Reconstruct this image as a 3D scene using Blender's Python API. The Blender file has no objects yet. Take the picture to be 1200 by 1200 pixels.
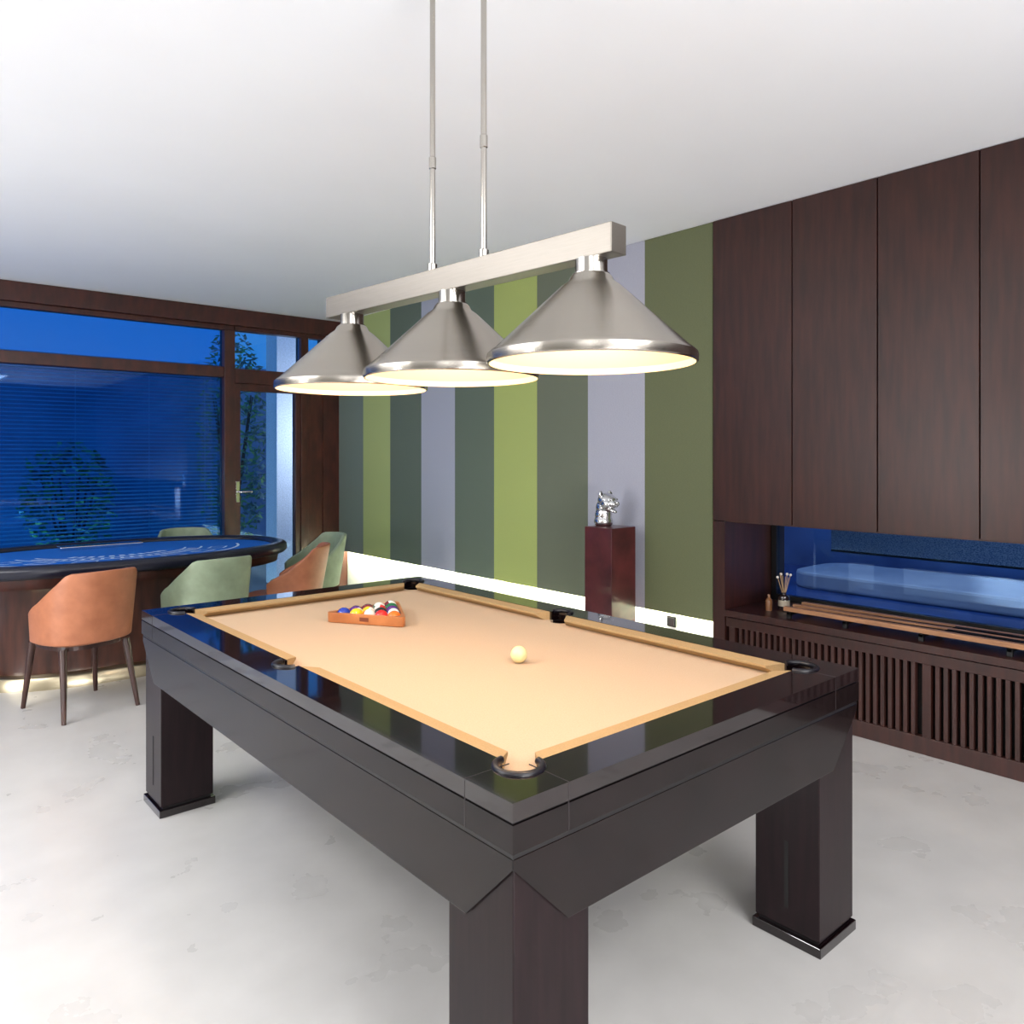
import bpy, bmesh, math, random
from mathutils import Vector, Matrix
random.seed(7)
S = bpy.context.scene
COL = S.collection
rad = math.radians

# ------------------------------------------------------------ helpers
def srgb(r, g, b):
    def f(c):
        c /= 255.0
        return c/12.92 if c <= 0.04045 else ((c+0.055)/1.055)**2.4
    return (f(r), f(g), f(b), 1)

def setin(n, k, v):
    if k in n.inputs: n.inputs[k].default_value = v

def mat(name, col, rough=0.5, metal=0.0, coat=0.0, spec=0.5, emis=None, es=0.0, aniso=0.0):
    m = bpy.data.materials.new(name); m.use_nodes = True
    b = m.node_tree.nodes['Principled BSDF']
    setin(b, 'Base Color', col); setin(b, 'Roughness', rough); setin(b, 'Metallic', metal)
    setin(b, 'Coat Weight', coat); setin(b, 'Coat Roughness', 0.04); setin(b, 'Specular IOR Level', spec)
    if emis:
        setin(b, 'Emission Color', emis); setin(b, 'Emission Strength', es)
    if aniso:
        setin(b, 'Anisotropic', aniso)
    return m

def noisy(m, c1, c2, scale=(1, 1, 1), nscale=5.0, detail=4, bump=0.0, rough=None, lo=0.3, hi=0.7):
    nt = m.node_tree; N = nt.nodes; L = nt.links
    b = N['Principled BSDF']
    tc = N.new('ShaderNodeTexCoord'); mp = N.new('ShaderNodeMapping'); mp.inputs['Scale'].default_value = scale
    nz = N.new('ShaderNodeTexNoise'); nz.inputs['Scale'].default_value = nscale; nz.inputs['Detail'].default_value = detail
    cr = N.new('ShaderNodeValToRGB')
    cr.color_ramp.elements[0].position = lo; cr.color_ramp.elements[0].color = c1
    cr.color_ramp.elements[1].position = hi; cr.color_ramp.elements[1].color = c2
    L.new(tc.outputs['Object'], mp.inputs[0]); L.new(mp.outputs[0], nz.inputs['Vector'])
    L.new(nz.outputs['Fac'], cr.inputs[0]); L.new(cr.outputs[0], b.inputs['Base Color'])
    if bump:
        bp = N.new('ShaderNodeBump'); bp.inputs['Strength'].default_value = bump; bp.inputs['Distance'].default_value = 0.01
        L.new(nz.outputs['Fac'], bp.inputs['Height']); L.new(bp.outputs[0], b.inputs['Normal'])
    if rough:
        mr = N.new('ShaderNodeMapRange'); mr.inputs['To Min'].default_value = rough[0]; mr.inputs['To Max'].default_value = rough[1]
        L.new(nz.outputs['Fac'], mr.inputs[0]); L.new(mr.outputs[0], b.inputs['Roughness'])
    return m

def attach(o, parent):
    if parent is not None:
        o.parent = parent
        if not parent.get('local'):
            o.matrix_parent_inverse = Matrix.Translation(-Vector(parent.location))
    return o

def group(name, loc=(0, 0, 0), rz=0.0, local=False):
    e = bpy.data.objects.new(name, None); e.location = loc; e.rotation_euler = (0, 0, rz)
    e.empty_display_size = 0.1
    if local: e['local'] = 1
    COL.objects.link(e); return e

def mk(name, verts, faces, m=None, parent=None, smooth=False, bevel=0.0, seg=2, recalc=True):
    me = bpy.data.meshes.new(name); me.from_pydata([tuple(v) for v in verts], [], faces)
    if recalc:
        bm = bmesh.new(); bm.from_mesh(me); bmesh.ops.recalc_face_normals(bm, faces=bm.faces); bm.to_mesh(me); bm.free()
    o = bpy.data.objects.new(name, me); COL.objects.link(o)
    if m: me.materials.append(m)
    if smooth:
        for p in me.polygons: p.use_smooth = True
    if bevel:
        md = o.modifiers.new('b', 'BEVEL'); md.width = bevel; md.segments = seg; md.limit_method = 'ANGLE'
        md.harden_normals = False
    return attach(o, parent)

BF = [(0, 1, 3, 2), (4, 6, 7, 5), (0, 4, 5, 1), (2, 3, 7, 6), (0, 2, 6, 4), (1, 5, 7, 3)]
def bverts(b):
    x0, x1, y0, y1, z0, z1 = b
    return [(x, y, z) for x in (x0, x1) for y in (y0, y1) for z in (z0, z1)]
def box(name, x0, x1, y0, y1, z0, z1, m, parent=None, bevel=0.0):
    return mk(name, bverts((x0, x1, y0, y1, z0, z1)), BF, m, parent, bevel=bevel)
def boxes(name, bs, m, parent=None, bevel=0.0):
    V = []; F = []
    for b in bs:
        k = len(V); V += bverts(b); F += [tuple(i+k for i in f) for f in BF]
    return mk(name, V, F, m, parent, bevel=bevel)
def prism(name, poly, z0, z1, m, parent=None, bevel=0.0, smooth=False):
    n = len(poly)
    V = [(x, y, z0) for x, y in poly]+[(x, y, z1) for x, y in poly]
    F = [tuple(range(n)), tuple(range(n, 2*n))]+[(i, (i+1) % n, n+(i+1) % n, n+i) for i in range(n)]
    return mk(name, V, F, m, parent, bevel=bevel, smooth=smooth)
def lathe(name, prof, m, parent=None, c=(0, 0, 0), seg=64, sx=1, sy=1, smooth=True, recalc=True, sharp=None):
    V = []; F = []; n = len(prof)
    for i in range(seg):
        a = 2*math.pi*i/seg
        for r, z in prof: V.append((r*math.cos(a)*sx, r*math.sin(a)*sy, z))
    for i in range(seg):
        j = (i+1) % seg
        for k in range(n-1):
            F.append((i*n+k, j*n+k, j*n+k+1, i*n+k+1))
    o = mk(name, V, F, m, parent, smooth=smooth, recalc=recalc)
    o.location = c
    if smooth:
        bm = bmesh.new(); bm.from_mesh(o.data)
        bmesh.ops.remove_doubles(bm, verts=bm.verts, dist=1e-5)
        bmesh.ops.recalc_face_normals(bm, faces=bm.faces)
        for e in bm.edges:
            if len(e.link_faces) == 2 and e.calc_face_angle(0) > rad(35): e.smooth = False
        bm.to_mesh(o.data); bm.free()
    return o
def tube(name, pts, r, m, parent=None, seg=12):
    V = []; F = []; n = len(pts)
    pts = [Vector(p) for p in pts]
    rr = r if isinstance(r, (list, tuple)) else [r]*n
    for i, p in enumerate(pts):
        d = (pts[min(i+1, n-1)]-pts[max(i-1, 0)]).normalized()
        up = Vector((0, 0, 1)) if abs(d.z) < 0.9 else Vector((1, 0, 0))
        a = d.cross(up).normalized(); b = d.cross(a).normalized()
        for k in range(seg):
            t = 2*math.pi*k/seg
            V.append(p+(a*math.cos(t)+b*math.sin(t))*rr[i])
    for i in range(n-1):
        for k in range(seg):
            F.append((i*seg+k, i*seg+(k+1) % seg, (i+1)*seg+(k+1) % seg, (i+1)*seg+k))
    F.append(tuple(range(seg))); F.append(tuple((n-1)*seg+k for k in range(seg)))
    o = mk(name, V, F, m, parent, smooth=True)
    bm = bmesh.new(); bm.from_mesh(o.data)
    for e in bm.edges:
        if len(e.link_faces) == 2 and e.calc_face_angle(0) > rad(50): e.smooth = False
    bm.to_mesh(o.data); bm.free()
    return o
def sphere(name, c, r, m, parent=None, sc=(1, 1, 1)):
    bm = bmesh.new(); bmesh.ops.create_uvsphere(bm, u_segments=28, v_segments=18, radius=r)
    for v in bm.verts: v.co = Vector((v.co.x*sc[0]+c[0], v.co.y*sc[1]+c[1], v.co.z*sc[2]+c[2]))
    me = bpy.data.meshes.new(name); bm.to_mesh(me); bm.free()
    for p in me.polygons: p.use_smooth = True
    me.materials.append(m)
    o = bpy.data.objects.new(name, me); COL.objects.link(o); return attach(o, parent)

# ------------------------------------------------------------ materials
M = {}
M['wall'] = noisy(mat('plaster_white', srgb(225, 226, 226), 0.9), srgb(224, 226, 228), srgb(230, 231, 233), nscale=2)
M['wallgrey'] = noisy(mat('plaster_taupe', srgb(120, 118, 114), 0.9), srgb(138, 136, 130), srgb(148, 146, 140), nscale=2)
M['ceil'] = noisy(mat('ceiling_paint', srgb(225, 227, 230), 0.95), srgb(229, 231, 235), srgb(233, 235, 239), nscale=1)
# floor
fm = mat('polished_concrete', srgb(200, 195, 188), 0.45)
noisy(fm, srgb(193, 191, 188), srgb(207, 205, 202), nscale=3.5, detail=7, rough=(0.22, 0.36), bump=0.015, lo=0.25, hi=0.75)
M['floor'] = fm
# woods
def wood(name, c1, c2, scale, rough=0.4, coat=0.0, ns=6, bump=0.03, spec=0.5):
    return noisy(mat(name, c1, rough, coat=coat, spec=spec), c1, c2, scale=scale, nscale=ns, detail=6, bump=bump, lo=0.32, hi=0.7)
M['cab'] = wood('walnut_veneer_dark', srgb(38, 16, 12), srgb(58, 27, 20), (6, 6, 0.7), 0.38, ns=5)
M['cab2'] = wood('walnut_slats', srgb(42, 22, 18), srgb(64, 35, 30), (6, 6, 0.7), 0.4)
M['dark'] = mat('recess_black', srgb(8, 5, 5), 0.8)
M['frame'] = wood('window_frame_wood', srgb(46, 21, 15), srgb(72, 34, 25), (3, 3, 1), 0.4)
M['tabletop'] = wood('piano_black_lacquer', srgb(14, 8, 10), srgb(24, 13, 15), (1, 8, 8), 0.08, coat=1.0, bump=0.0, spec=0.3)
M['tablebody'] = wood('espresso_wood_satin', srgb(11, 6, 7), srgb(20, 12, 13), (1, 1, 1), 0.16, coat=0.15, ns=8, bump=0.0, spec=0.26)
M['tableleg'] = wood('espresso_leg_satin', srgb(18, 9, 12), srgb(30, 17, 20), (10, 10, 0.8), 0.3, coat=0.03, bump=0.0, spec=0.22)
M['felt'] = noisy(mat('tan_billiard_cloth', srgb(222, 190, 155), 0.95, spec=0.1), srgb(196, 169, 140), srgb(204, 177, 148), nscale=260, detail=2, bump=0.05)
M['cush'] = noisy(mat('tan_cushion_cloth', srgb(196, 158, 108), 0.9, spec=0.1), srgb(168, 139, 98), srgb(178, 149, 108), nscale=260, detail=2)
M['leather'] = mat('pocket_leather_black', srgb(16, 14, 22), 0.35)
M['black'] = mat('satin_black', srgb(10, 9, 11), 0.35)
M['chrome'] = mat('polished_chrome', (0.75, 0.75, 0.77, 1), 0.12, 1.0)
# nickel
def nickel(name, scale, radial, col, r0, r1):
    m = mat(name, col, 0.3, 1.0, aniso=0.75 if radial else 0.3)
    nt = m.node_tree; N = nt.nodes; L = nt.links; b = N['Principled BSDF']
    tc = N.new('ShaderNodeTexCoord'); mp = N.new('ShaderNodeMapping'); mp.inputs['Scale'].default_value = scale
    nz = N.new('ShaderNodeTexNoise'); nz.inputs['Scale'].default_value = 20; nz.inputs['Detail'].default_value = 3
    L.new(tc.outputs['Object'], mp.inputs[0]); L.new(mp.outputs[0], nz.inputs['Vector'])
    mr = N.new('ShaderNodeMapRange'); mr.inputs['To Min'].default_value = r0; mr.inputs['To Max'].default_value = r1
    L.new(nz.outputs['Fac'], mr.inputs[0]); L.new(mr.outputs[0], b.inputs['Roughness'])
    m2 = N.new('ShaderNodeMapRange'); m2.inputs['To Min'].default_value = .85; m2.inputs['To Max'].default_value = 1.12
    L.new(nz.outputs['Fac'], m2.inputs[0])
    mx = N.new('ShaderNodeVectorMath'); mx.operation = 'SCALE'; mx.inputs[0].default_value = col[:3]
    L.new(m2.outputs[0], mx.inputs['Scale']); L.new(mx.outputs[0], b.inputs['Base Color'])
    if radial:
        tg = N.new('ShaderNodeTangent'); tg.direction_type = 'RADIAL'; tg.axis = 'Z'
        L.new(tg.outputs[0], b.inputs['Tangent'])
        b.inputs['Anisotropic Rotation'].default_value = 0.25
    return m
M['nickel'] = nickel('brushed_nickel_shade', (.1, .1, 30), True, srgb(176, 170, 160), .2, .3)
M['nickelbar'] = nickel('brushed_nickel_bar', (14, .6, 14), False, srgb(142, 136, 128), .3, .45)
M['nickelsat'] = mat('polished_nickel', srgb(178, 173, 165), 0.16, 1.0)
M['cream'] = mat('shade_inner_cream', srgb(232, 190, 138), 0.6)
M['bulb'] = mat('bulb_glow', (1, 0.9, 0.7, 1), 0.4, emis=(1, 0.8, 0.5, 1), es=6)

# ------------------------------------------------------------ room
H = 1.45; CZ = 2.86; YW = 7.36; XW = 3.95; XL = -3.2; YB = -3.0
box('floor', XL-0.2, 4.7, YB-0.2, YW+0.16, -0.12, 0.0, M['floor'])
box('ceiling', XL-0.2, 4.7, YB-0.2, YW+0.16, CZ, CZ+0.12, M['ceil'])
box('wall_west', XL-0.15, XL, YB-0.15, YW+0.15, 0, CZ, M['wallgrey'])
box('wall_south', XL, 4.7, YB-0.15, YB, 0, CZ, M['cab'])
# east wall behind striped panel
box('wall_east', 4.06, 4.2, 2.707, YW+0.15, 0, CZ, M['wall'])

def stripe_mat():
    m = bpy.data.materials.new('striped_fabric'); m.use_nodes = True
    nt = m.node_tree; N = nt.nodes; L = nt.links; b = N['Principled BSDF']; b.inputs['Roughness'].default_value = 0.9
    b.inputs['Specular IOR Level'].default_value = 0.15
    tc = N.new('ShaderNodeTexCoord'); sp = N.new('ShaderNodeSeparateXYZ'); L.new(tc.outputs['Object'], sp.inputs[0])
    mr = N.new('ShaderNodeMapRange'); mr.inputs['From Min'].default_value = 2.707; mr.inputs['From Max'].default_value = 7.36
    L.new(sp.outputs['Y'], mr.inputs[0])
    cr = N.new('ShaderNodeValToRGB'); cr.color_ramp.interpolation = 'CONSTANT'
    cols = [srgb(100, 105, 78), srgb(164, 165, 177), srgb(104, 110, 95), srgb(160, 172, 104), srgb(96, 108, 96),
            srgb(160, 164, 178), srgb(94, 106, 96), srgb(160, 173, 116), srgb(110, 123, 116)]
    e = cr.color_ramp.elements
    e[0].position = 0; e[0].color = cols[0]; e[1].position = 1/9; e[1].color = cols[1]
    for i in range(2, 9):
        q = e.new(i/9.0); q.color = cols[i]
    L.new(mr.outputs[0], cr.inputs[0])
    # weave
    mp = N.new('ShaderNodeMapping'); mp.inputs['Scale'].default_value = (1, 60, 260)
    nz = N.new('ShaderNodeTexNoise'); nz.inputs['Scale'].default_value = 1.5; nz.inputs['Detail'].default_value = 2
    L.new(tc.outputs['Object'], mp.inputs[0]); L.new(mp.outputs[0], nz.inputs['Vector'])
    m2 = N.new('ShaderNodeMapRange'); m2.inputs['To Min'].default_value = 0.8; m2.inputs['To Max'].default_value = 1.15
    L.new(nz.outputs['Fac'], m2.inputs[0])
    mx = N.new('ShaderNodeVectorMath'); mx.operation = 'SCALE'
    L.new(cr.outputs[0], mx.inputs[0]); L.new(m2.outputs[0], mx.inputs['Scale'])
    L.new(mx.outputs[0], b.inputs['Base Color'])
    return m
sw = box('striped_wall_panel', XW, 3.99, 2.712, YW-0.005, 0.45, CZ-0.003, stripe_mat())
box('trim_panel_batten', 3.99, 4.06, 2.72, YW-0.01, 0.60, 0.66, M['wall'])
led = mat('led_strip', (1, 1, 1, 1), 0.5, emis=srgb(250, 255, 212), es=230)
box('led_strip_light', 3.995, 4.025, 2.75, YW-0.05, 0.50, 0.515, led)
box('baseboard_east', 4.035, 4.06, 2.72, YW-0.01, 0.0, 0.06, mat('skirting_white', srgb(225, 228, 220), 0.5))

# wall socket on lit recess
so = group('wall_socket', (4.05, 3.10, 0.36))
box('plate', 4.045, 4.06, 3.06, 3.13, 0.34, 0.41, M['black'], so, 0.003)
box('face', 4.04, 4.045, 3.07, 3.12, 0.35, 0.40, M['leather'], so)

# ------------------------------------------------------------ cabinet wall
ys = [2.707, 2.194, 1.73, 1.266, 0.80, 0.336, -0.13, -0.60, -1.06, -1.53, -2.0, -2.46, -2.98]
cab = group('wall_cabinet', (4.2, 0, 2))
bs = []
for i in range(len(ys)-1):
    bs.append((3.94, 3.965, ys[i+1]+0.003, ys[i]-0.003, 1.063, CZ-0.004))
boxes('doors', bs, M['cab'], cab, 0.0015)
boxes('carcass', [(3.966, 4.49, YB+0.01, 2.70, 1.07, CZ-0.004)], M['dark'], cab)
boxes('underside', [(3.945, 4.49, YB+0.01, 2.62, 1.058, 1.069)], M['cab'], cab)
# side wall of niche
box('wall_niche_side', 3.945, 4.62, 2.625, 2.706, 0, 1.058, M['cab'])
box('wall_cabinet_back_lower', 4.5, 4.62, YB, 2.62, 0, 0.535, M['cab'])
box('wall_cabinet_back_upper', 4.5, 4.62, YB, 2.62, 1.06, CZ, M['cab'])
# low cabinet
lc = group('low_slatted_cabinet', (4.2, 0, 0.3))
box('counter_top', 3.935, 4.495, YB+0.01, 2.62, 0.50, 0.538, M['cab'], lc, 0.002)
box('fascia', 3.95, 3.98, YB+0.01, 2.62, 0.44, 0.493, M['cab'], lc, 0.002)
box('inner_back', 4.0, 4.49, YB+0.01, 2.62, 0.02, 0.50, M['dark'], lc)
box('plinth', 3.95, 3.99, YB+0.01, 2.62, 0.0, 0.085, M['cab2'], lc, 0.002)
bs = []
y = 2.60
stiles = [2.62-0.04, 1.50, 0.40, -0.7, -1.8, -2.9]
while y > YB+0.05:
    if not any(abs(y-s) < 0.03 for s in stiles):
        bs.append((3.955, 3.99, y-0.009, y+0.009, 0.086, 0.439))
    y -= 0.037
boxes('slats', bs, M['cab2'], lc)
boxes('stiles', [(3.95, 3.99, s-0.02, s+0.02, 0.0855, 0.4395) for s in stiles], M['cab'], lc, 0.001)

# glass
def glassmat(name, tint, refl=1.0, ior=1.5):
    m = bpy.data.materials.new(name); m.use_nodes = True
    nt = m.node_tree; N = nt.nodes; L = nt.links; N.remove(N['Principled BSDF'])
    o = N['Material Output']
    fr = N.new('ShaderNodeFresnel'); fr.inputs['IOR'].default_value = ior
    tr = N.new('ShaderNodeBsdfTransparent'); tr.inputs[0].default_value = tint
    gl = N.new('ShaderNodeBsdfGlossy'); gl.inputs['Color'].default_value = (0.55*refl, 0.75*refl, 1.0*refl, 1); gl.inputs['Roughness'].default_value = 0.02
    mx = N.new('ShaderNodeMixShader')
    L.new(fr.outputs[0], mx.inputs[0]); L.new(tr.outputs[0], mx.inputs[1]); L.new(gl.outputs[0], mx.inputs[2]); L.new(mx.outputs[0], o.inputs[0])
    return m
M['glass'] = glassmat('blue_window_glass', (0.30, 0.64, 0.92, 1))
M['glassd'] = glassmat('door_glass', (0.7, 0.85, 1.0, 1))

w2 = group('window_2', (4.5, 0, 0.8))
box('glass', 4.47, 4.476, YB+0.01, 2.585, 0.575, 1.03, glassmat('niche_window_glass', (0.66, 0.8, 0.95, 1)), w2)
boxes('frame', [(4.45, 4.495, YB+0.01, 2.62, 0.539, 0.575), (4.45, 4.495, YB+0.01, 2.62, 1.03, 1.057),
                (4.45, 4.495, 2.585, 2.62, 0.575, 1.03), (4.45, 4.495, 0.3, 0.335, 0.575, 1.03)], M['black'], w2)

# ------------------------------------------------------------ north wall windows
g = group('window_1', (1, YW+0.05, 1.4))
fb = [(XL, 4.0, YW-0.05, YW+0.12, 2.70, CZ-0.002)]
fb2 = [(XL, 2.835, YW, YW+0.09, 2.655, 2.70), (XL, 2.735, YW-0.01, YW+0.10, 2.20, 2.30), (XL, 2.735, YW, YW+0.09, 0.0, 0.10),
       (2.735, 2.835, YW-0.02, YW+0.11, 0.0, 2.655), (0.60, 0.69, YW-0.01, YW+0.10, 0.0, 2.655), (-1.6, -1.5, YW-0.01, YW+0.10, 0.0, 2.655),
       (XL, XL+0.08, YW-0.01, YW+0.10, 0.0, 2.655)]
boxes('frame', fb2, M['frame'], g, 0.004)
boxes('glass', [(XL+0.08, 2.735, YW+0.045, YW+0.05, 0.10, 2.20), (XL+0.08, 2.735, YW+0.045, YW+0.05, 2.30, 2.655)], M['glass'], g)
boxes('trim_1', fb, M['frame'], None, 0.004)
# blinds
M['slat'] = mat('blind_slat', srgb(165, 190, 205), 0.5)
V = []; F = []
z = 0.14
while z < 2.19:
    k = len(V)
    V += [(XL+0.1, YW+0.12, z), (2.72, YW+0.12, z), (2.72, YW+0.145, z+0.012), (XL+0.1, YW+0.145, z+0.012)]
    F.append((k, k+1, k+2, k+3)); z += 0.034
bl = group('venetian_blind', (1, YW+0.13, 1.2))
mk('slats', V, F, M['slat'], bl, recalc=False)
boxes('headrail', [(XL+0.1, 2.72, YW+0.115, YW+0.15, 2.19, 2.22)], M['slat'], bl)
boxes('cords', [(x, x+0.003, YW+0.13, YW+0.133, 0.13, 2.19) for x in (-2.6, -1.4, -0.3, 0.9, 1.5, 2.1, 2.6)], M['slat'], bl)

# door
d = group('door_1', (3.2, YW+0.05, 1.1))
boxes('frame', [(2.84, 2.895, YW, YW+0.08, 0.0, 2.15), (3.465, 3.515, YW, YW+0.08, 0.0, 2.15), (2.895, 3.465, YW, YW+0.08, 0.0, 0.10),
                (2.895, 3.465, YW, YW+0.08, 2.08, 2.15)], M['frame'], d, 0.003)
boxes('glass', [(2.895, 3.465, YW+0.04, YW+0.045, 0.10, 2.08)], M['glassd'], d)
tube('handle', [(2.868, YW-0.002, 1.10), (2.868, YW-0.05, 1.10), (2.88, YW-0.055, 1.10), (2.99, YW-0.055, 1.10)], 0.010, M['chrome'], d)
box('handle_plate', 2.850, 2.886, YW-0.008, YW+0.001, 1.0, 1.20, M['chrome'], d, 0.003)
w3 = group('window_3', (3.3, YW+0.04, 2.5))
boxes('glass', [(2.84, 3.515, YW+0.04, YW+0.045, 2.29, 2.66), (3.595, 3.76, YW+0.04, YW+0.045, 2.29, 2.66)], M['glassd'], w3)
boxes('trim_2', [(2.841, 3.76, YW-0.01, YW+0.10, 2.152, 2.29), (2.841, 3.76, YW-0.01, YW+0.10, 2.66, 2.699),
                 (3.516, 3.595, YW-0.02, YW+0.11, 0.0, 2.66), (3.595, 3.763, YW, YW+0.10, 0.0, 2.151)], M['frame'], None, 0.002)
box('wall_north_pier', 3.764, 4.05, YW-0.006, YW+0.12, 0, 2.699, M['frame'])
# ------------------------------------------------------------ outside
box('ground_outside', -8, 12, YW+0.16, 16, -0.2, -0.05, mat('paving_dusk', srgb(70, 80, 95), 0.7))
box('ground_outside_east', 4.72, 9, -6, 7.5, 0.3, 0.45, noisy(mat('water_basin', srgb(20, 60, 150), 0.1), srgb(20, 50, 110), srgb(50, 90, 160), nscale=6))
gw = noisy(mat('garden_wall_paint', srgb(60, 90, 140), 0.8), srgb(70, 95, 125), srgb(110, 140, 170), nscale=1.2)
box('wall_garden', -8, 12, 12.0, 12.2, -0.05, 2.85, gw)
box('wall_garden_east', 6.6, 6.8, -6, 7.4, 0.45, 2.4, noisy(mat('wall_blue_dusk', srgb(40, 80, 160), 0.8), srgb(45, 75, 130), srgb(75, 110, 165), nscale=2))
pl = noisy(mat('rough_render_white', srgb(200, 205, 215), 0.9), srgb(205, 200, 202), srgb(232, 228, 230), nscale=60, bump=0.4)
box('garden_pillar', 3.77, 4.15, 8.5, 8.8, -0.05, 3.4, pl)
# pale slab added outside, standing in for a reflection in the niche window
def rrect(cx, cy, hx, hy, r, n=8):
    P = []
    for sx, sy, a0 in ((1, 1, 0), (-1, 1, 90), (-1, -1, 180), (1, -1, 270)):
        for i in range(n+1):
            a = rad(a0+90*i/n); P.append((cx+sx*(hx-r)+r*math.cos(a), cy+sy*(hy-r)+r*math.sin(a)))
    return P
prism('reflection_slab', rrect(5.85, 0.75, .38, 2.35, .22), 0.45, 0.57, noisy(mat('reflection_pale', srgb(190, 196, 205), 0.5), srgb(150, 160, 178), srgb(190, 196, 208), nscale=1.5), None, 0.02)
scr = mat('woven_screen', srgb(90, 105, 130), 0.8)
noisy(scr, srgb(100, 112, 140), srgb(185, 188, 198), scale=(1, 60, 90), nscale=2, detail=1)
box('screen_fabric', 4.60, 4.605, YB, 2.30, .87, 1.045, scr, w2)
tube('screen_bottom_bar', [(4.602, YB, .866), (4.602, 2.30, .866)], .007, M['black'], w2, 8)

def bush(name, c, r, n, cols, trunk=0.0, leaf=0.06):
    e = group(name, (c[0], c[1], max(c[2]-r[2], 0)))
    V = []; F = []
    for i in range(n):
        while True:
            p = Vector((random.uniform(-1, 1), random.uniform(-1, 1), random.uniform(-1, 1)))
            if p.length < 1: break
        p = p.normalized()*(p.length**0.5)
        q = Vector((c[0]+p.x*r[0], c[1]+p.y*r[1], c[2]+p.z*r[2]))
        a = Vector((random.uniform(-1, 1), random.uniform(-1, 1), random.uniform(-.6, .6))).normalized()
        b = a.cross(Vector((random.uniform(-1, 1), random.uniform(-1, 1), 1))).normalized()
        s = leaf*random.uniform(.6, 1.3); k = len(V)
        V += [q-a*s, q+b*s*0.35, q+a*s, q-b*s*0.35]; F.append((k, k+1, k+2, k+3))
    o = mk('foliage', V, F, cols[0], e, recalc=False)
    o.data.materials.append(cols[1])
    for p in o.data.polygons: p.material_index = random.random() < 0.4
    for j in range(6):
        a = rad(60*j)
        tube('branch_%d' % j, [(c[0], c[1], trunk), (c[0]+0.1*r[0]*math.cos(a), c[1]+0.1*r[1]*math.sin(a), (trunk+c[2])/2),
                               (c[0]+0.6*r[0]*math.cos(a), c[1]+0.6*r[1]*math.sin(a), c[2]+0.4*r[2])], [0.03, 0.02, 0.008], cols[2], e, 6)
lf1 = mat('leaf_green', srgb(110, 155, 90), 0.6); lf2 = mat('leaf_bluish', srgb(90, 120, 115), 0.6); bark = mat('bark', srgb(60, 50, 45), 0.9)
bush('garden_shrub', (1.62, 8.3, 1.0), (0.40, 0.35, 0.60), 420, (lf1, lf2, bark), -0.05, 0.09)
bush('garden_shrub', (3.68, 9.6, 1.6), (0.42, 0.5, 1.5), 1800, (lf2, lf1, bark), -0.05, 0.06)
bush('garden_shrub', (0.2, 9.3, 0.9), (0.7, 0.5, 0.85), 1200, (lf1, lf2, bark), -0.05, 0.07)

# ------------------------------------------------------------ POOL TABLE
T = group('pool_table', (1.64, 2.27, 0))
X0, X1, Y0, Y1 = 0.942, 2.345, 1.085, 3.466
RW = 0.12
xi0, xi1, yi0, yi1 = X0+RW, X1-RW, Y0+RW, Y1-RW
ym = (Y0+Y1)/2
pk = [(xi0+0.006, yi0+0.006, 225, .047), (xi1-0.006, yi0+0.006, 315, .047), (xi0+0.006, yi1-0.006, 135, .047), (xi1-0.006, yi1-0.006, 45, .047),
      (xi0-0.012, ym, 180, .043), (xi1+0.012, ym, 0, .043)]
def ring(name, o, i, z0, z1, m, parent):
    (a, b, c, d_), (e, f, g_, h) = o, i
    V = []
    for z in (z0, z1):
        V += [(a, c, z), (b, c, z), (b, d_, z), (a, d_, z), (e, g_, z), (f, g_, z), (f, h, z), (e, h, z)]
    F = []
    for k in range(4):
        j = (k+1) % 4
        F += [(k, j, 4+j, 4+k), (8+k, 8+j, 12+j, 12+k), (k, j, 8+j, 8+k), (4+k, 4+j, 12+j, 12+k)]
    return mk(name, V, F, m, parent)
def cutholes(o):
    cs = []
    for (cx, cy, a, r) in pk:
        bm = bmesh.new(); bmesh.ops.create_cone(bm, cap_ends=True, segments=48, radius1=r, radius2=r, depth=0.5)
        me = bpy.data.meshes.new('c'); bm.to_mesh(me); bm.free()
        c = bpy.data.objects.new('c', me); c.location = (cx, cy, 0.78); COL.objects.link(c); cs.append(c)
        md = o.modifiers.new('bo', 'BOOLEAN'); md.operation = 'DIFFERENCE'; md.solver = 'EXACT'; md.object = c
    bpy.context.view_layer.update()
    dg = bpy.context.evaluated_depsgraph_get()
    me = bpy.data.meshes.new_from_object(o.evaluated_get(dg)); me.name = o.name
    o.modifiers.clear(); o.data = me
    for c in cs: bpy.data.objects.remove(c)
    md = o.modifiers.new('b', 'BEVEL'); md.width = 0.004; md.segments = 2; md.limit_method = 'ANGLE'; md.angle_limit = rad(50)
inn = (xi0, xi1, yi0, yi1)
cutholes(ring('top_rail', (X0, X1, Y0, Y1), inn, 0.763, 0.80, M['tabletop'], T))
cutholes(ring('rail_band', (X0, X1, Y0, Y1), inn, 0.703, 0.758, M['tablebody'], T))
ring('shadow_groove', (X0+0.005, X1-0.005, Y0+0.005, Y1-0.005), (X0+0.03, X1-0.03, Y0+0.03, Y1-0.03), 0.67, 0.765, M['black'], T)
bed = box('playing_bed', xi0-0.01, xi1+0.01, yi0-0.01, yi1+0.01, 0.745, 0.765, M['felt'], T)
cutholes(bed); bed.modifiers.clear()
box('slate_support', xi0+0.07, xi1-0.07, yi0+0.07, yi1-0.07, 0.66, 0.744, M['black'], T)
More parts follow.
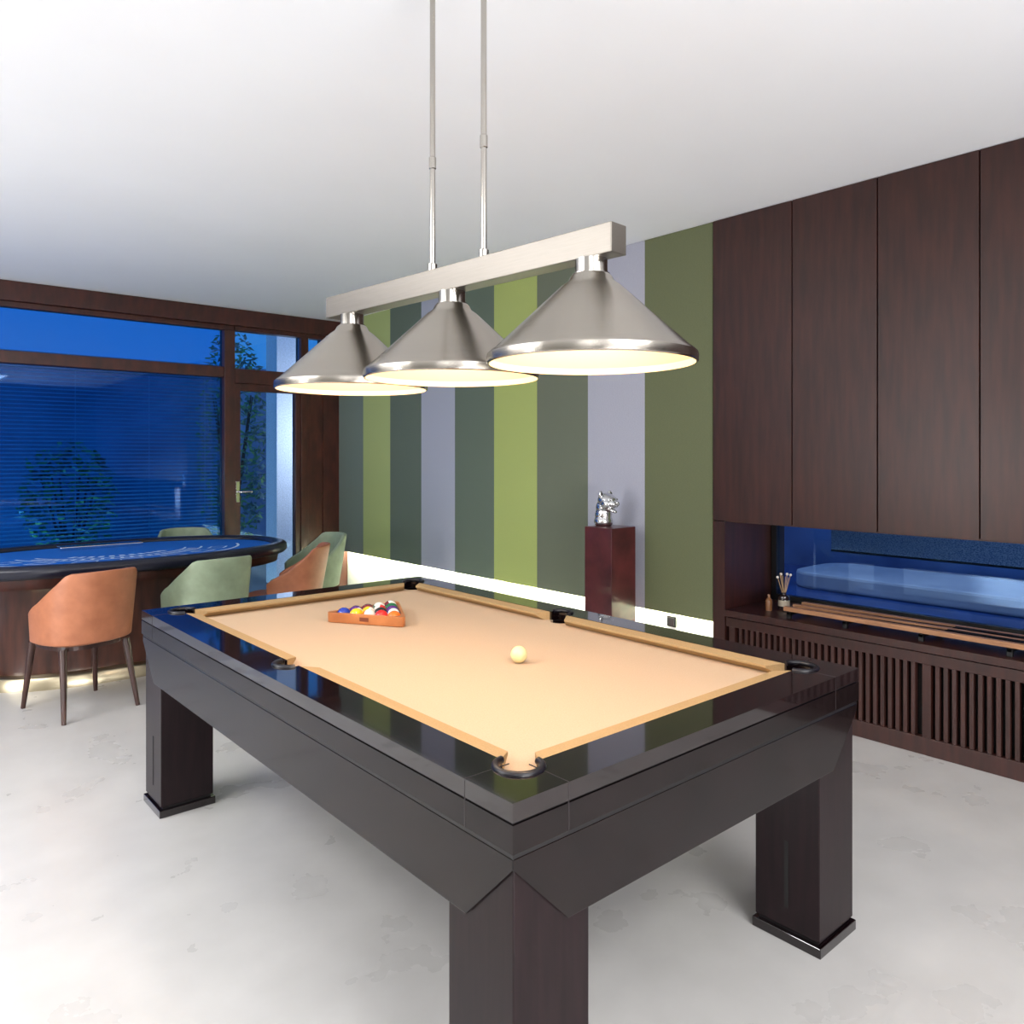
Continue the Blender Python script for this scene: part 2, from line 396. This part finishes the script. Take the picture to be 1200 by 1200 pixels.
# cushions
def cushion(name, p0, p1, n):
    p0 = Vector(p0); p1 = Vector(p1); n = Vector(n); dd = (p1-p0).normalized()
    prof = [(0.0, .799, 0), (.012, .799, .006), (.05, .794, .034), (.05, .786, .034), (.022, .7655, .015), (0.0, .7655, 0)]
    V = []
    for (w, z, cut) in prof:
        q = p0+n*w+dd*cut; V.append((q.x, q.y, z))
    for (w, z, cut) in prof:
        q = p1+n*w-dd*cut; V.append((q.x, q.y, z))
    k = len(prof)
    F = [tuple(range(k)), tuple(range(k, 2*k))]+[(i, (i+1) % k, k+(i+1) % k, k+i) for i in range(k)]
    mk(name, V, F, M['cush'], T, bevel=0.0015)
g1, g2 = 0.058, 0.05
cushion('cushion_1', (xi0, yi0+g1), (xi0, ym-g2), (1, 0)); cushion('cushion_2', (xi0, ym+g2), (xi0, yi1-g1), (1, 0))
cushion('cushion_3', (xi1, yi0+g1), (xi1, ym-g2), (-1, 0)); cushion('cushion_4', (xi1, ym+g2), (xi1, yi1-g1), (-1, 0))
cushion('cushion_5', (xi0+g1, yi0), (xi1-g1, yi0), (0, 1)); cushion('cushion_6', (xi0+g1, yi1), (xi1-g1, yi1), (0, -1))
for i, (cx, cy, a, r) in enumerate(pk):
    lathe('pocket_cup_%d' % i, [(0.0, .64), (r-.006, .65), (r+.001, .72), (r+.001, .762)], M['black'], T, (cx, cy, 0), 32)
    span = 128 if i < 4 else 85
    pts = []
    for k in range(25):
        t = rad(a-span+2*span*k/24); pts.append((cx+(r+.003)*math.cos(t), cy+(r+.003)*math.sin(t), .7995))
    tube('pocket_rim_%d' % i, pts, 0.0085, M['leather'], T, 10)
# rail seams (fine joint lines)
inlay = mat('inlay_line', srgb(62, 56, 58), 0.3, 0.4)
sb = []
for xx in (X0+.148, X1-.148):
    sb += [(xx-.0008, xx+.0008, Y0-.0005, Y0+.002, .704, .797), (xx-.0008, xx+.0008, Y0, yi0-.002, .7985, .8004),
           (xx-.0008, xx+.0008, Y1-.002, Y1+.0005, .704, .797), (xx-.0008, xx+.0008, yi1+.002, Y1, .7985, .8004)]
for yy in (Y0+.148, Y1-.148):
    sb += [(X0-.0005, X0+.002, yy-.0008, yy+.0008, .704, .797), (X0, xi0-.002, yy-.0008, yy+.0008, .7985, .8004),
           (X1-.002, X1+.0005, yy-.0008, yy+.0008, .704, .797), (xi1+.002, X1, yy-.0008, yy+.0008, .7985, .8004)]
boxes('inlay_seams', sb, inlay, T)
# aprons
def apron(name, p0, dirv, inw, L):
    prof = [(0, .692), (L, .692), (L, .672), (L-.147, .525), (.147, .525), (0, .672)]
    p0 = Vector(p0); dirv = Vector(dirv); inw = Vector(inw); V = []
    th = 0.03
    for s, z in prof:
        q = p0+dirv*s; V.append((q.x, q.y, z))
    for s, z in prof:
        s2 = min(max(s, th), L-th); q = p0+dirv*s2+inw*th; V.append((q.x, q.y, z))
    F = [tuple(range(6)), tuple(range(6, 12))]+[(i, (i+1) % 6, 6+(i+1) % 6, 6+i) for i in range(6)]
    mk(name, V, F, M['tablebody'], T, bevel=0.002)
o_ = 0.004
apron('apron_left', (X0+o_, Y0+o_), (0, 1), (1, 0), Y1-Y0-2*o_)
apron('apron_right', (X1-o_, Y0+o_), (0, 1), (-1, 0), Y1-Y0-2*o_)
apron('apron_near', (X0+o_, Y0+o_), (1, 0), (0, 1), X1-X0-2*o_)
apron('apron_far', (X0+o_, Y1-o_), (1, 0), (0, -1), X1-X0-2*o_)
lg = .207; k = 1
for (xa, sx) in ((X0+.013, 1), (X1-.013, -1)):
    for (ya, sy) in ((Y0+.013, 1), (Y1-.013, -1)):
        xs = sorted((xa, xa+sx*lg)); yy = sorted((ya, ya+sy*lg))
        box('leg_%d' % k, xs[0], xs[1], yy[0], yy[1], .04, .70, M['tableleg'], T, .003)
        box('leg_gap_%d' % k, xs[0]+.008, xs[1]-.008, yy[0]+.008, yy[1]-.008, .028, .042, M['black'], T)
        box('leg_plinth_%d' % k, xs[0]-.007, xs[1]+.007, yy[0]-.007, yy[1]+.007, 0, .03, M['tabletop'], T, .002)
        my = (yy[0]+yy[1])/2
        box('leg_slot_%d' % k, xs[0]-.0008, xs[0]+.003, my-.006, my+.006, .10, .30, M['dark'], T)
        k += 1

# balls
BR = .0285; BZ = .765+BR
ballcols = [(250, 200, 20), (20, 50, 160), (215, 30, 25), (90, 30, 120), (240, 110, 20), (20, 110, 60), (120, 25, 30), (20, 20, 20)]
def ballmat(i):
    c = srgb(*ballcols[(i-1) % 8]); nm = 'ball_%d' % i
    m = mat(nm, c, .08, coat=.6)
    if i > 8:
        nt = m.node_tree; N = nt.nodes; L = nt.links
        tc = N.new('ShaderNodeTexCoord'); sp = N.new('ShaderNodeSeparateXYZ'); L.new(tc.outputs['Object'], sp.inputs[0])
        ab = N.new('ShaderNodeMath'); ab.operation = 'ABSOLUTE'; L.new(sp.outputs['X'], ab.inputs[0])
        gt = N.new('ShaderNodeMath'); gt.operation = 'GREATER_THAN'; gt.inputs[1].default_value = .016; L.new(ab.outputs[0], gt.inputs[0])
        mx = N.new('ShaderNodeMix'); mx.data_type = 'RGBA'; L.new(gt.outputs[0], mx.inputs[0])
        mx.inputs[6].default_value = c; mx.inputs[7].default_value = srgb(245, 240, 225); L.new(mx.outputs[2], N['Principled BSDF'].inputs['Base Color'])
    return m
cen = Vector((1.676, 2.80)); rot = rad(-88)
order = [5, 3, 10, 13, 8, 4, 1, 9, 11, 6, 2, 12, 7, 14, 15]
RC = group('ball_rack', (cen.x, cen.y, .765), rot, local=True)   # local +X = apex
h = BR*math.sqrt(3)
bi = 0
for row in range(5):
    for c_ in range(row+1):
        lx = 4*h*2/3 - row*h; ly = (c_-row/2)*2*BR
        i = order[bi]; bi += 1
        o = sphere('ball_%d' % i, (0, 0, 0), BR, ballmat(i), RC)
        o.location = (lx, ly, BR+.0003); o.rotation_euler = (random.uniform(0, 3), random.uniform(0, 3), random.uniform(0, 3))
rackm = wood('rack_wood_orange', srgb(160, 95, 50), srgb(188, 120, 70), (2, 2, 2), .35)
def tri(R, rr, n=6):
    P = []
    for a0 in (0, 120, 240):
        cx, cy = (R-2*rr)*math.cos(rad(a0)), (R-2*rr)*math.sin(rad(a0))
        for i in range(n+1):
            a = rad(a0-60+120*i/n); P.append((cx+rr*math.cos(a), cy+rr*math.sin(a)))
    return P
inR = 4*h*2/3+2*BR+.001
Pi = tri(inR, BR); Po = tri(inR+.024, BR*.6)
n = len(Pi); V = []
for z0 in (.002, .042):
    V += [(x, y, z0) for x, y in Po]+[(x, y, z0) for x, y in Pi]
F = []
for i in range(n):
    j = (i+1) % n
    F += [(i, j, n+j, n+i), (2*n+i, 2*n+j, 3*n+j, 3*n+i), (i, j, 2*n+j, 2*n+i), (n+i, n+j, 3*n+j, 3*n+i)]
mk('triangle', V, F, rackm, RC, bevel=.002)
ang = rad(-60)
nx, ny = math.cos(ang), math.sin(ang); tx, ty = -ny, nx
dd_ = max(p[0]*nx+p[1]*ny for p in Po)+.0006
base = Vector((nx, ny))*dd_; V = []
for s, z in ((-.02, .014), (.02, .014), (.02, .030), (-.02, .030)): V.append((base.x+tx*s, base.y+ty*s, z))
mk('plain_mark', V, [(0, 1, 2, 3)], mat('mark_brown', srgb(110, 50, 25), .5), RC)
sphere('cue_ball', (1.683, 1.908, BZ+.0003), BR, mat('ivory_resin', srgb(245, 225, 165), .1, coat=.5))

# ------------------------------------------------------------ PENDANT FIXTURE
ks = .9648
P = group('billiard_pendant_light', (1.398*ks, 1.3135*ks, H*(1-ks)), rad(4.11), local=True)
P.scale = (ks, ks, ks)
CL = (CZ-H*(1-ks))/ks
sp_ = .529
zr = 1.677
for i in range(3):
    c = (0, sp_*i, 0)
    prof = [(.044, 1.900), (.052, 1.892), (.058, 1.880), (.075, 1.868), (.243, 1.712), (.250, 1.708), (.2585, 1.700), (.260, 1.692), (.2595, 1.680), (.257, zr), (.2535, zr)]
    lathe('shade_%d' % (i+1), prof, M['nickel'], P, c, 96)
    lathe('shade_inner_%d' % (i+1), [(.02, 1.878), (.07, 1.862), (.239, 1.706), (.252, 1.694), (.2535, zr)], M['cream'], P, c, 96)
    lathe('neck_%d' % (i+1), [(0, 1.936), (.040, 1.936), (.040, 1.915), (.0405, 1.9), (.046, 1.9), (.046, 1.886), (.05, 1.886)], M['nickelsat'], P, c, 48)
    lathe('bulb_%d' % (i+1), [(0, 1.80), (.022, 1.806), (.03, 1.825), (.022, 1.85), (.014, 1.875)], M['bulb'], P, c, 24)
    lt = bpy.data.lights.new('lamp_%d' % (i+1), 'POINT'); lt.energy = 8.0; lt.color = (1, .90, .79); lt.shadow_soft_size = .025
    lo = bpy.data.objects.new('lamp_%d' % (i+1), lt); COL.objects.link(lo); lo.parent = P; lo.location = (0, sp_*i, 1.765)
box('bar', -.030, .030, -.085, 2*sp_+.12, 1.936, 2.008, M['nickelbar'], P, .002)
for i, ty_ in enumerate((.391, .62)):
    tube('rod_%d' % (i+1), [(0, ty_, 2.008), (0, ty_, CL-.004)], .0085, M['nickelsat'], P)
    lathe('collar_%d' % (i+1), [(0, 2.035), (.012, 2.035), (.014, 2.033), (.014, 2.008)], M['nickelsat'], P, (0, ty_, 0), 32)
    lathe('coupler_%d' % (i+1), [(.009, 2.36), (.011, 2.358), (.011, 2.325), (.009, 2.323)], M['nickelsat'], P, (0, ty_, 0), 24)
    lathe('canopy_%d' % (i+1), [(0, CL-.010), (.03, CL-.009), (.035, CL-.001)], M['nickelsat'], P, (0, ty_, 0), 32)

# ------------------------------------------------------------ PEDESTAL + SCULPTURE
pedm = noisy(mat('oxblood_lacquer', srgb(70, 26, 30), .3, coat=.2), srgb(58, 20, 26), srgb(92, 38, 42), nscale=7, detail=8)
pd = group('display_pedestal', (3.72, 3.33, 0))
box('column', 3.605, 3.835, 3.215, 3.445, 0.02, .995, pedm, pd, .003)
box('foot', 3.615, 3.825, 3.225, 3.435, 0, .02, M['black'], pd)
LS = group('leopard_head_sculpture', (3.72, 3.33, .995))
f = Vector((.05, -.99, 0)).normalized(); s_ = Vector((0, 0, 1)).cross(f)
c0 = Vector((3.72, 3.35, .995))
def LP(a, b, z): return c0+f*a+s_*b+Vector((0, 0, z))
bm = bmesh.new()
def blob(a, b, z, ra, rb, rz_, tilt=0):
    r = bmesh.ops.create_uvsphere(bm, u_segments=20, v_segments=14, radius=1)
    for v in r['verts']:
        p = v.co.copy(); la, lb, lz = p.x*ra, p.y*rb, p.z*rz_
        t = rad(tilt); la, lz = la*math.cos(t)+lz*math.sin(t), -la*math.sin(t)+lz*math.cos(t)
        v.co = LP(a+la, b+lb, max(z+lz, 0))
blob(-.035, 0, .03, .062, .062, .05)
blob(-.035, 0, .07, .056, .055, .07, 10)
blob(-.03, 0, .12, .054, .052, .06, 15)
blob(-.005, 0, .165, .064, .058, .05, 12)       # cranium
blob(.035, 0, .178, .032, .038, .018, 30)         # brow
for sd in (-1, 1):
    blob(.038, sd*.018, .150, .042, .022, .024, 12)     # muzzle pads
    blob(.015, sd*.040, .145, .034, .02, .030)       # cheeks
    blob(-.02, sd*.046, .206, .012, .019, .024)       # ears
    blob(.05, sd*.026, .175, .012, .012, .007)         # brow ridge
blob(.05, 0, .165, .032, .015, .013, 22)          # nose bridge
blob(.082, 0, .153, .009, .013, .009)             # nose
blob(.035, 0, .108, .042, .023, .014, 24)          # lower jaw
blob(.0, 0, .118, .034, .040, .032)
blob(.064, .013, .132, .004, .004, .014); blob(.064, -.013, .132, .004, .004, .014)
me = bpy.data.meshes.new('head'); bm.to_mesh(me); bm.free()
me.materials.append(mat('cast_silver', (0.72, 0.72, 0.73, 1), 0.24, 1.0))
o = bpy.data.objects.new('head', me); COL.objects.link(o); attach(o, LS)
md = o.modifiers.new('r', 'REMESH'); md.mode = 'VOXEL'; md.voxel_size = .0028; md.use_smooth_shade = True
md = o.modifiers.new('s', 'SMOOTH'); md.iterations = 3
for sd in (-1, 1):
    p = LP(.045, sd*.030, .168); sphere('eye_%d' % (sd+2), p, .006, M['black'], LS)
    p = LP(-.010, sd*.047, .208); sphere('ear_hollow_%d' % (sd+2), p, .009, M['black'], LS, (.7, .9, 1.1))

# ------------------------------------------------------------ POKER TABLE
cx, cy = 1.42, 5.83
PT = group('poker_table', (cx, cy, 0))
def se(a, b, n=96, e=2.25, c=(cx, cy)):
    P_ = []
    for i in range(n):
        t = 2*math.pi*i/n; ct, st = math.cos(t), math.sin(t)
        P_.append((c[0]+a*math.copysign(abs(ct)**(2/e), ct), c[1]+b*math.copysign(abs(st)**(2/e), st)))
    return P_
def loops(name, specs, m, parent, close=False):
    V = []; F = []; n = 96
    for (a, b, z) in specs: V += [(x, y, z) for x, y in se(a, b, n)]
    for k in range(len(specs)-1):
        for i in range(n):
            j = (i+1) % n; F.append((k*n+i, k*n+j, (k+1)*n+j, (k+1)*n+i))
    if close:
        F.append(tuple(range(n))); F.append(tuple((len(specs)-1)*n+i for i in range(n)))
    return mk(name, V, F, m, parent, smooth=True)
A, B = 1.19, .70
fe = noisy(mat('blue_gaming_felt', srgb(15, 75, 175), .9, spec=.1), srgb(25, 90, 175), srgb(35, 105, 195), nscale=120)
prism('felt', se(A-.09, B-.09), .755, .775, fe, PT)
rl = [(A-.10, B-.10, .772)]
for k in range(9):
    t = math.pi*(1-k/8.0); rl.append((A-.055+.055*math.cos(t), B-.055+.055*math.cos(t), .775+.03*math.sin(t)))
rl += [(A, B, .745), (A-.02, B-.02, .725), (A-.10, B-.10, .725)]
loops('padded_rail', rl, mat('rail_leather_navy', srgb(22, 24, 38), .3), PT)
loops('apron', [(A-.06, B-.06, .725), (A-.07, B-.07, .66), (A-.14, B-.14, .655), (.85, .45, .655)], M['frame'], PT)
drum = wood('drum_walnut', srgb(50, 27, 20), srgb(82, 46, 34), (4, 4, .6), .3, coat=.3)
loops('pedestal_drum', [(.74, .36, .05), (.74, .36, .64), (.9, .48, .66)], drum, PT)
loops('brass_foot', [(.80, .42, 0), (.80, .42, .07), (.785, .405, .085), (.73, .35, .088)], mat('brass_band', srgb(190, 178, 150), .3, 1.0), PT)
ink = mat('felt_print', srgb(195, 215, 235), .8)
V = []; F = []
def arc(r0, r1, t0, t1, n=40, z=.7757):
    for i in range(n):
        ta = t0+(t1-t0)*i/n; tb = t0+(t1-t0)*(i+1)/n; k = len(V)
        for (r, t) in ((r0, ta), (r1, ta), (r1, tb), (r0, tb)):
            V.append((cx+.95*r*math.cos(t), cy+.10+.66*r*math.sin(t), z))
        F.append((k, k+1, k+2, k+3))
arc(.90, .92, rad(185), rad(355)); arc(.62, .637, rad(190), rad(350)); arc(.50, .517, rad(190), rad(350))
for q in range(7):
    t = rad(205+130*q/6)
    for (a_, b_) in ((0.70, .715), (.815, .83)): arc(a_, b_, t-.09, t+.09, 6)
    arc(.70, .83, t-.098, t-.085, 1); arc(.70, .83, t+.085, t+.098, 1)
for q in range(22):
    t = rad(205+130*q/21); arc(.54, .60, t-.022, t+.018, 1)
for q in range(11):
    t = rad(222+96*q/10); arc(.36, .43, t-.05, t+.04, 2)
mk('felt_print_lines', V, F, ink, PT, recalc=False)
box('chip_tray', 1.15, 1.70, 6.2, 6.34, .775, .80, M['chrome'], PT, .005)

# ------------------------------------------------------------ CHAIRS
legm = wood('chair_leg_dark', srgb(42, 22, 18), srgb(66, 36, 28), (2, 2, 1), .35)
chm = {'tan': noisy(mat('tan_leather', srgb(190, 110, 62), .45), srgb(156, 96, 66), srgb(174, 110, 77), nscale=14, bump=.03),
       'green': noisy(mat('sage_leather', srgb(150, 168, 130), .5), srgb(128, 143, 118), srgb(144, 159, 132), nscale=14, bump=.03)}
def chair(loc, rz, kind):
    C = group('dining_chair', (loc[0], loc[1], 0), rad(rz), local=True)   # faces +Y locally
    m = chm[kind]
    V = []; F = []; nu, nv = 33, 11; th = .026
    def P3(u, v, off):
        t = -1+2*u; ang = t*rad(104)
        sx_ = math.copysign(abs(math.sin(ang))**.85, ang)
        x = sx_*(.222+off); y = -math.copysign(abs(math.cos(ang))**.8, math.cos(ang))*(.225+off)
        a = abs(t)
        top = .815-.008*(a/.42)**2 if a < .42 else .807-(.807-.57)*min(1, ((a-.42)/.58))**.9
        bot = .41
        z = bot+(top-bot)*v
        lean = (z-.42)*.18*max(0, math.cos(ang))
        widen = 1+.22*(z-.42)
        return Vector((x*widen, y-lean, z))
    for side in (0, 1):
        for i in range(nu):
            for j in range(nv):
                V.append(P3(i/(nu-1), j/(nv-1), 0 if side else th))
    def idx(s, i, j): return s*nu*nv+i*nv+j
    for i in range(nu-1):
        for j in range(nv-1):
            F.append((idx(0, i, j), idx(0, i+1, j), idx(0, i+1, j+1), idx(0, i, j+1)))
            F.append((idx(1, i, j), idx(1, i, j+1), idx(1, i+1, j+1), idx(1, i+1, j)))
        for j in (0, nv-1): F.append((idx(0, i, j), idx(0, i+1, j), idx(1, i+1, j), idx(1, i, j)))
    for j in range(nv-1):
        for i in (0, nu-1): F.append((idx(0, i, j), idx(0, i, j+1), idx(1, i, j+1), idx(1, i, j)))
    o = mk('back_shell', V, F, m, C, smooth=True, bevel=.008, seg=3)
    o.modifiers['b'].angle_limit = rad(50)
    P_ = []
    for i in range(48):
        t = 2*math.pi*i/48; ct, st = math.cos(t), math.sin(t)
        P_.append((.215*math.copysign(abs(ct)**.7, ct), .03+.24*math.copysign(abs(st)**.7, st)))
    prism('seat', P_, .395, .465, m, C, bevel=.02, smooth=True)
    prism('seat_frame', [(x*.9, .03+(y-.03)*.9) for x, y in P_], .37, .396, legm, C)
    q = 1
    for sx in (-1, 1):
        for (y0, y1) in ((-.16, -.24), (.2, .245)):
            tube('leg_%d' % q, [(sx*.175, y0, .385), (sx*.188, (y0+y1)/2, .2), (sx*.205, y1, 0.0)], [.021, .017, .012], legm, C, 10); q += 1
chair((1.03, 4.99), 14, 'tan')
chair((1.76, 5.08), 8, 'green')
chair((2.38, 5.24), 56, 'tan')
chair((2.80, 5.76), 88, 'green')
chair((2.22, 6.76), 172, 'green')

# ------------------------------------------------------------ COUNTER OBJECTS
RD = group('reed_diffuser', (4.22, 2.40, .538))
amb = mat('dark_glass_bottle', srgb(40, 30, 30), .08, coat=1)
lathe('bottle', [(0, .0), (.030, 0), (.033, .006), (.033, .065), (.028, .078), (.013, .085), (.013, .10), (.0, .10)], amb, RD, (4.22, 2.40, .538), 32)
lathe('label', [(.0335, .02), (.0338, .02), (.0338, .055), (.0335, .055)], mat('label_paper', srgb(190, 178, 158), .7), RD, (4.22, 2.40, .538), 32)
stm = mat('reed', srgb(170, 140, 105), .7); flo = mat('cotton_white', srgb(205, 200, 192), .9)
for j in range(8):
    a = rad(45*j+10); r_ = .025+.015*(j % 2)
    tp = (4.22+r_*math.cos(a), 2.40+r_*math.sin(a), .538+.19+.012*(j % 3))
    tube('reed_%d' % j, [(4.22, 2.40, .60), tp], .0018, stm, RD, 6)
    if j % 2: sphere('cotton_%d' % j, tp, .008, flo, RD)
bot2 = group('small_bottle', (4.12, 2.44, .538))
lathe('body', [(0, 0), (.02, 0), (.02, .06), (.008, .075), (.008, .095), (0, .095)], mat('bronze_glass', srgb(120, 80, 50), .15, coat=1), bot2, (4.12, 2.44, .538), 24)

CR = group('cue_stick_rack', (4.1, 1.4, .538))
lw = wood('rack_maple', srgb(140, 98, 68), srgb(168, 122, 86), (8, 1, 8), .4)
boxes('rails', [(4.00, 4.03, .35, 2.28, .575, .60), (4.10, 4.13, .35, 2.28, .575, .60), (4.20, 4.23, .35, 2.28, .575, .60)], lw, CR, .003)
fs = []
for yy in (.40, .78, 1.16, 1.54, 1.92, 2.24):
    fs += [(3.985, 4.245, yy-.012, yy+.012, .558, .575), (3.985, 4.005, yy-.012, yy+.012, .538, .575), (4.225, 4.245, yy-.012, yy+.012, .538, .575)]
boxes('brackets', fs, M['black'], CR, .002)
for j, xx in enumerate((4.052, 4.078, 4.152, 4.178)):
    tube('cue_%d' % j, [(xx, .45+.05*j, .589), (xx, 1.1, .588), (xx, 2.2-.04*j, .583)], [.0145, .012, .007], M['black'] if j % 2 else lw, CR, 12)
    tube('cue_butt_%d' % j, [(xx, .45+.05*j-.001, .589), (xx, 1.45, .588)], .0148, M['black'], CR, 12)

# ------------------------------------------------------------ ceiling downlights
dl = mat('downlight_lens', (1, 1, 1, 1), .5, emis=(1, .93, .82, 1), es=12)
for (x, y_) in ((-.6, 1.2), (-.6, 3.4), (-2.2, 1.2), (-2.2, 3.4), (-2.2, 5.2), (1.0, -1.2), (2.8, -1.2), (-.6, -1.2)):
    e = group('ceiling_downlight', (x, y_, CZ-.01))
    lathe('trim_ring', [(.04, -.002), (.055, -.012), (.06, -.001)], M['wall'], e, (x, y_, CZ), 32)
    lathe('lens', [(0, -.004), (.042, -.004)], dl, e, (x, y_, CZ), 32)

def area(name, loc, size, power, col=(1, 1, 1), target=None, sy=None):
    l = bpy.data.lights.new(name, 'AREA'); l.energy = power; l.color = col; l.shape = 'RECTANGLE'; l.size = size; l.size_y = sy or size
    o = bpy.data.objects.new(name, l); COL.objects.link(o); o.location = loc
    dv = (Vector(target)-Vector(loc)) if target else Vector((0, 0, -1))
    o.rotation_euler = dv.to_track_quat('-Z', 'Y').to_euler()
    return o
area('overhead_fill_a', (-1.4, 3.2, 2.82), 1.6, 110, (1, .995, 1), sy=2.8)  # a to c: unseen overhead fills, added to brighten the room
area('overhead_fill_b', (1.1, -1.5, 2.82), 2.0, 85, (1, .995, 1), sy=1.4)
area('overhead_fill_c', (-1.6, -1.3, 2.82), 1.6, 40, (1, .995, 1))
area('upward_fill_a', (-2.8, 3.4, .7), .8, 245, (1, .995, 1), (1.6, 6.0, 2.86), sy=4)  # a and b: unseen free-floating fills, added to light the ceiling from below
area('upward_fill_b', (.6, -2.7, .7), 3.0, 275, (1, .995, 1), (2.4, 3.4, 2.86), sy=.8)
# unseen point lights added to brighten pillar, blinds, shrub and pale slab
def pt(name, loc, p, col, r=.1):
    l = bpy.data.lights.new(name, 'POINT'); l.energy = p; l.color = col; l.shadow_soft_size = r
    o = bpy.data.objects.new(name, l); COL.objects.link(o); o.location = loc
pt('outdoor_fill_a', (4.42, 7.8, 1.7), 75, (1, .93, .92), .05)
pt('outdoor_fill_b', (1.0, 9.7, .15), 70, (.35, .7, 1), .05)
pt('outdoor_fill_d', (1.55, 7.95, .10), 30, (.85, .95, .85), .03)
pt('outdoor_fill_c', (5.1, 2.2, 1.9), 38, (1, .93, .88))

# world
w = bpy.data.worlds.new('dusk'); S.world = w; w.use_nodes = True
w.node_tree.nodes['Background'].inputs[0].default_value = (.04, .25, .60, 1)
w.node_tree.nodes['Background'].inputs[1].default_value = 1.1

# camera
cam = bpy.data.cameras.new('camera'); co = bpy.data.objects.new('camera', cam); COL.objects.link(co)
co.location = (0, 0, H); co.rotation_euler = (rad(90), 0, -math.atan2(.655, .756))
cam.sensor_width = 36; cam.lens = 902/1200*36; cam.shift_y = -66/1200; cam.clip_start = .05
S.camera = co
S.view_settings.view_transform = 'Standard'
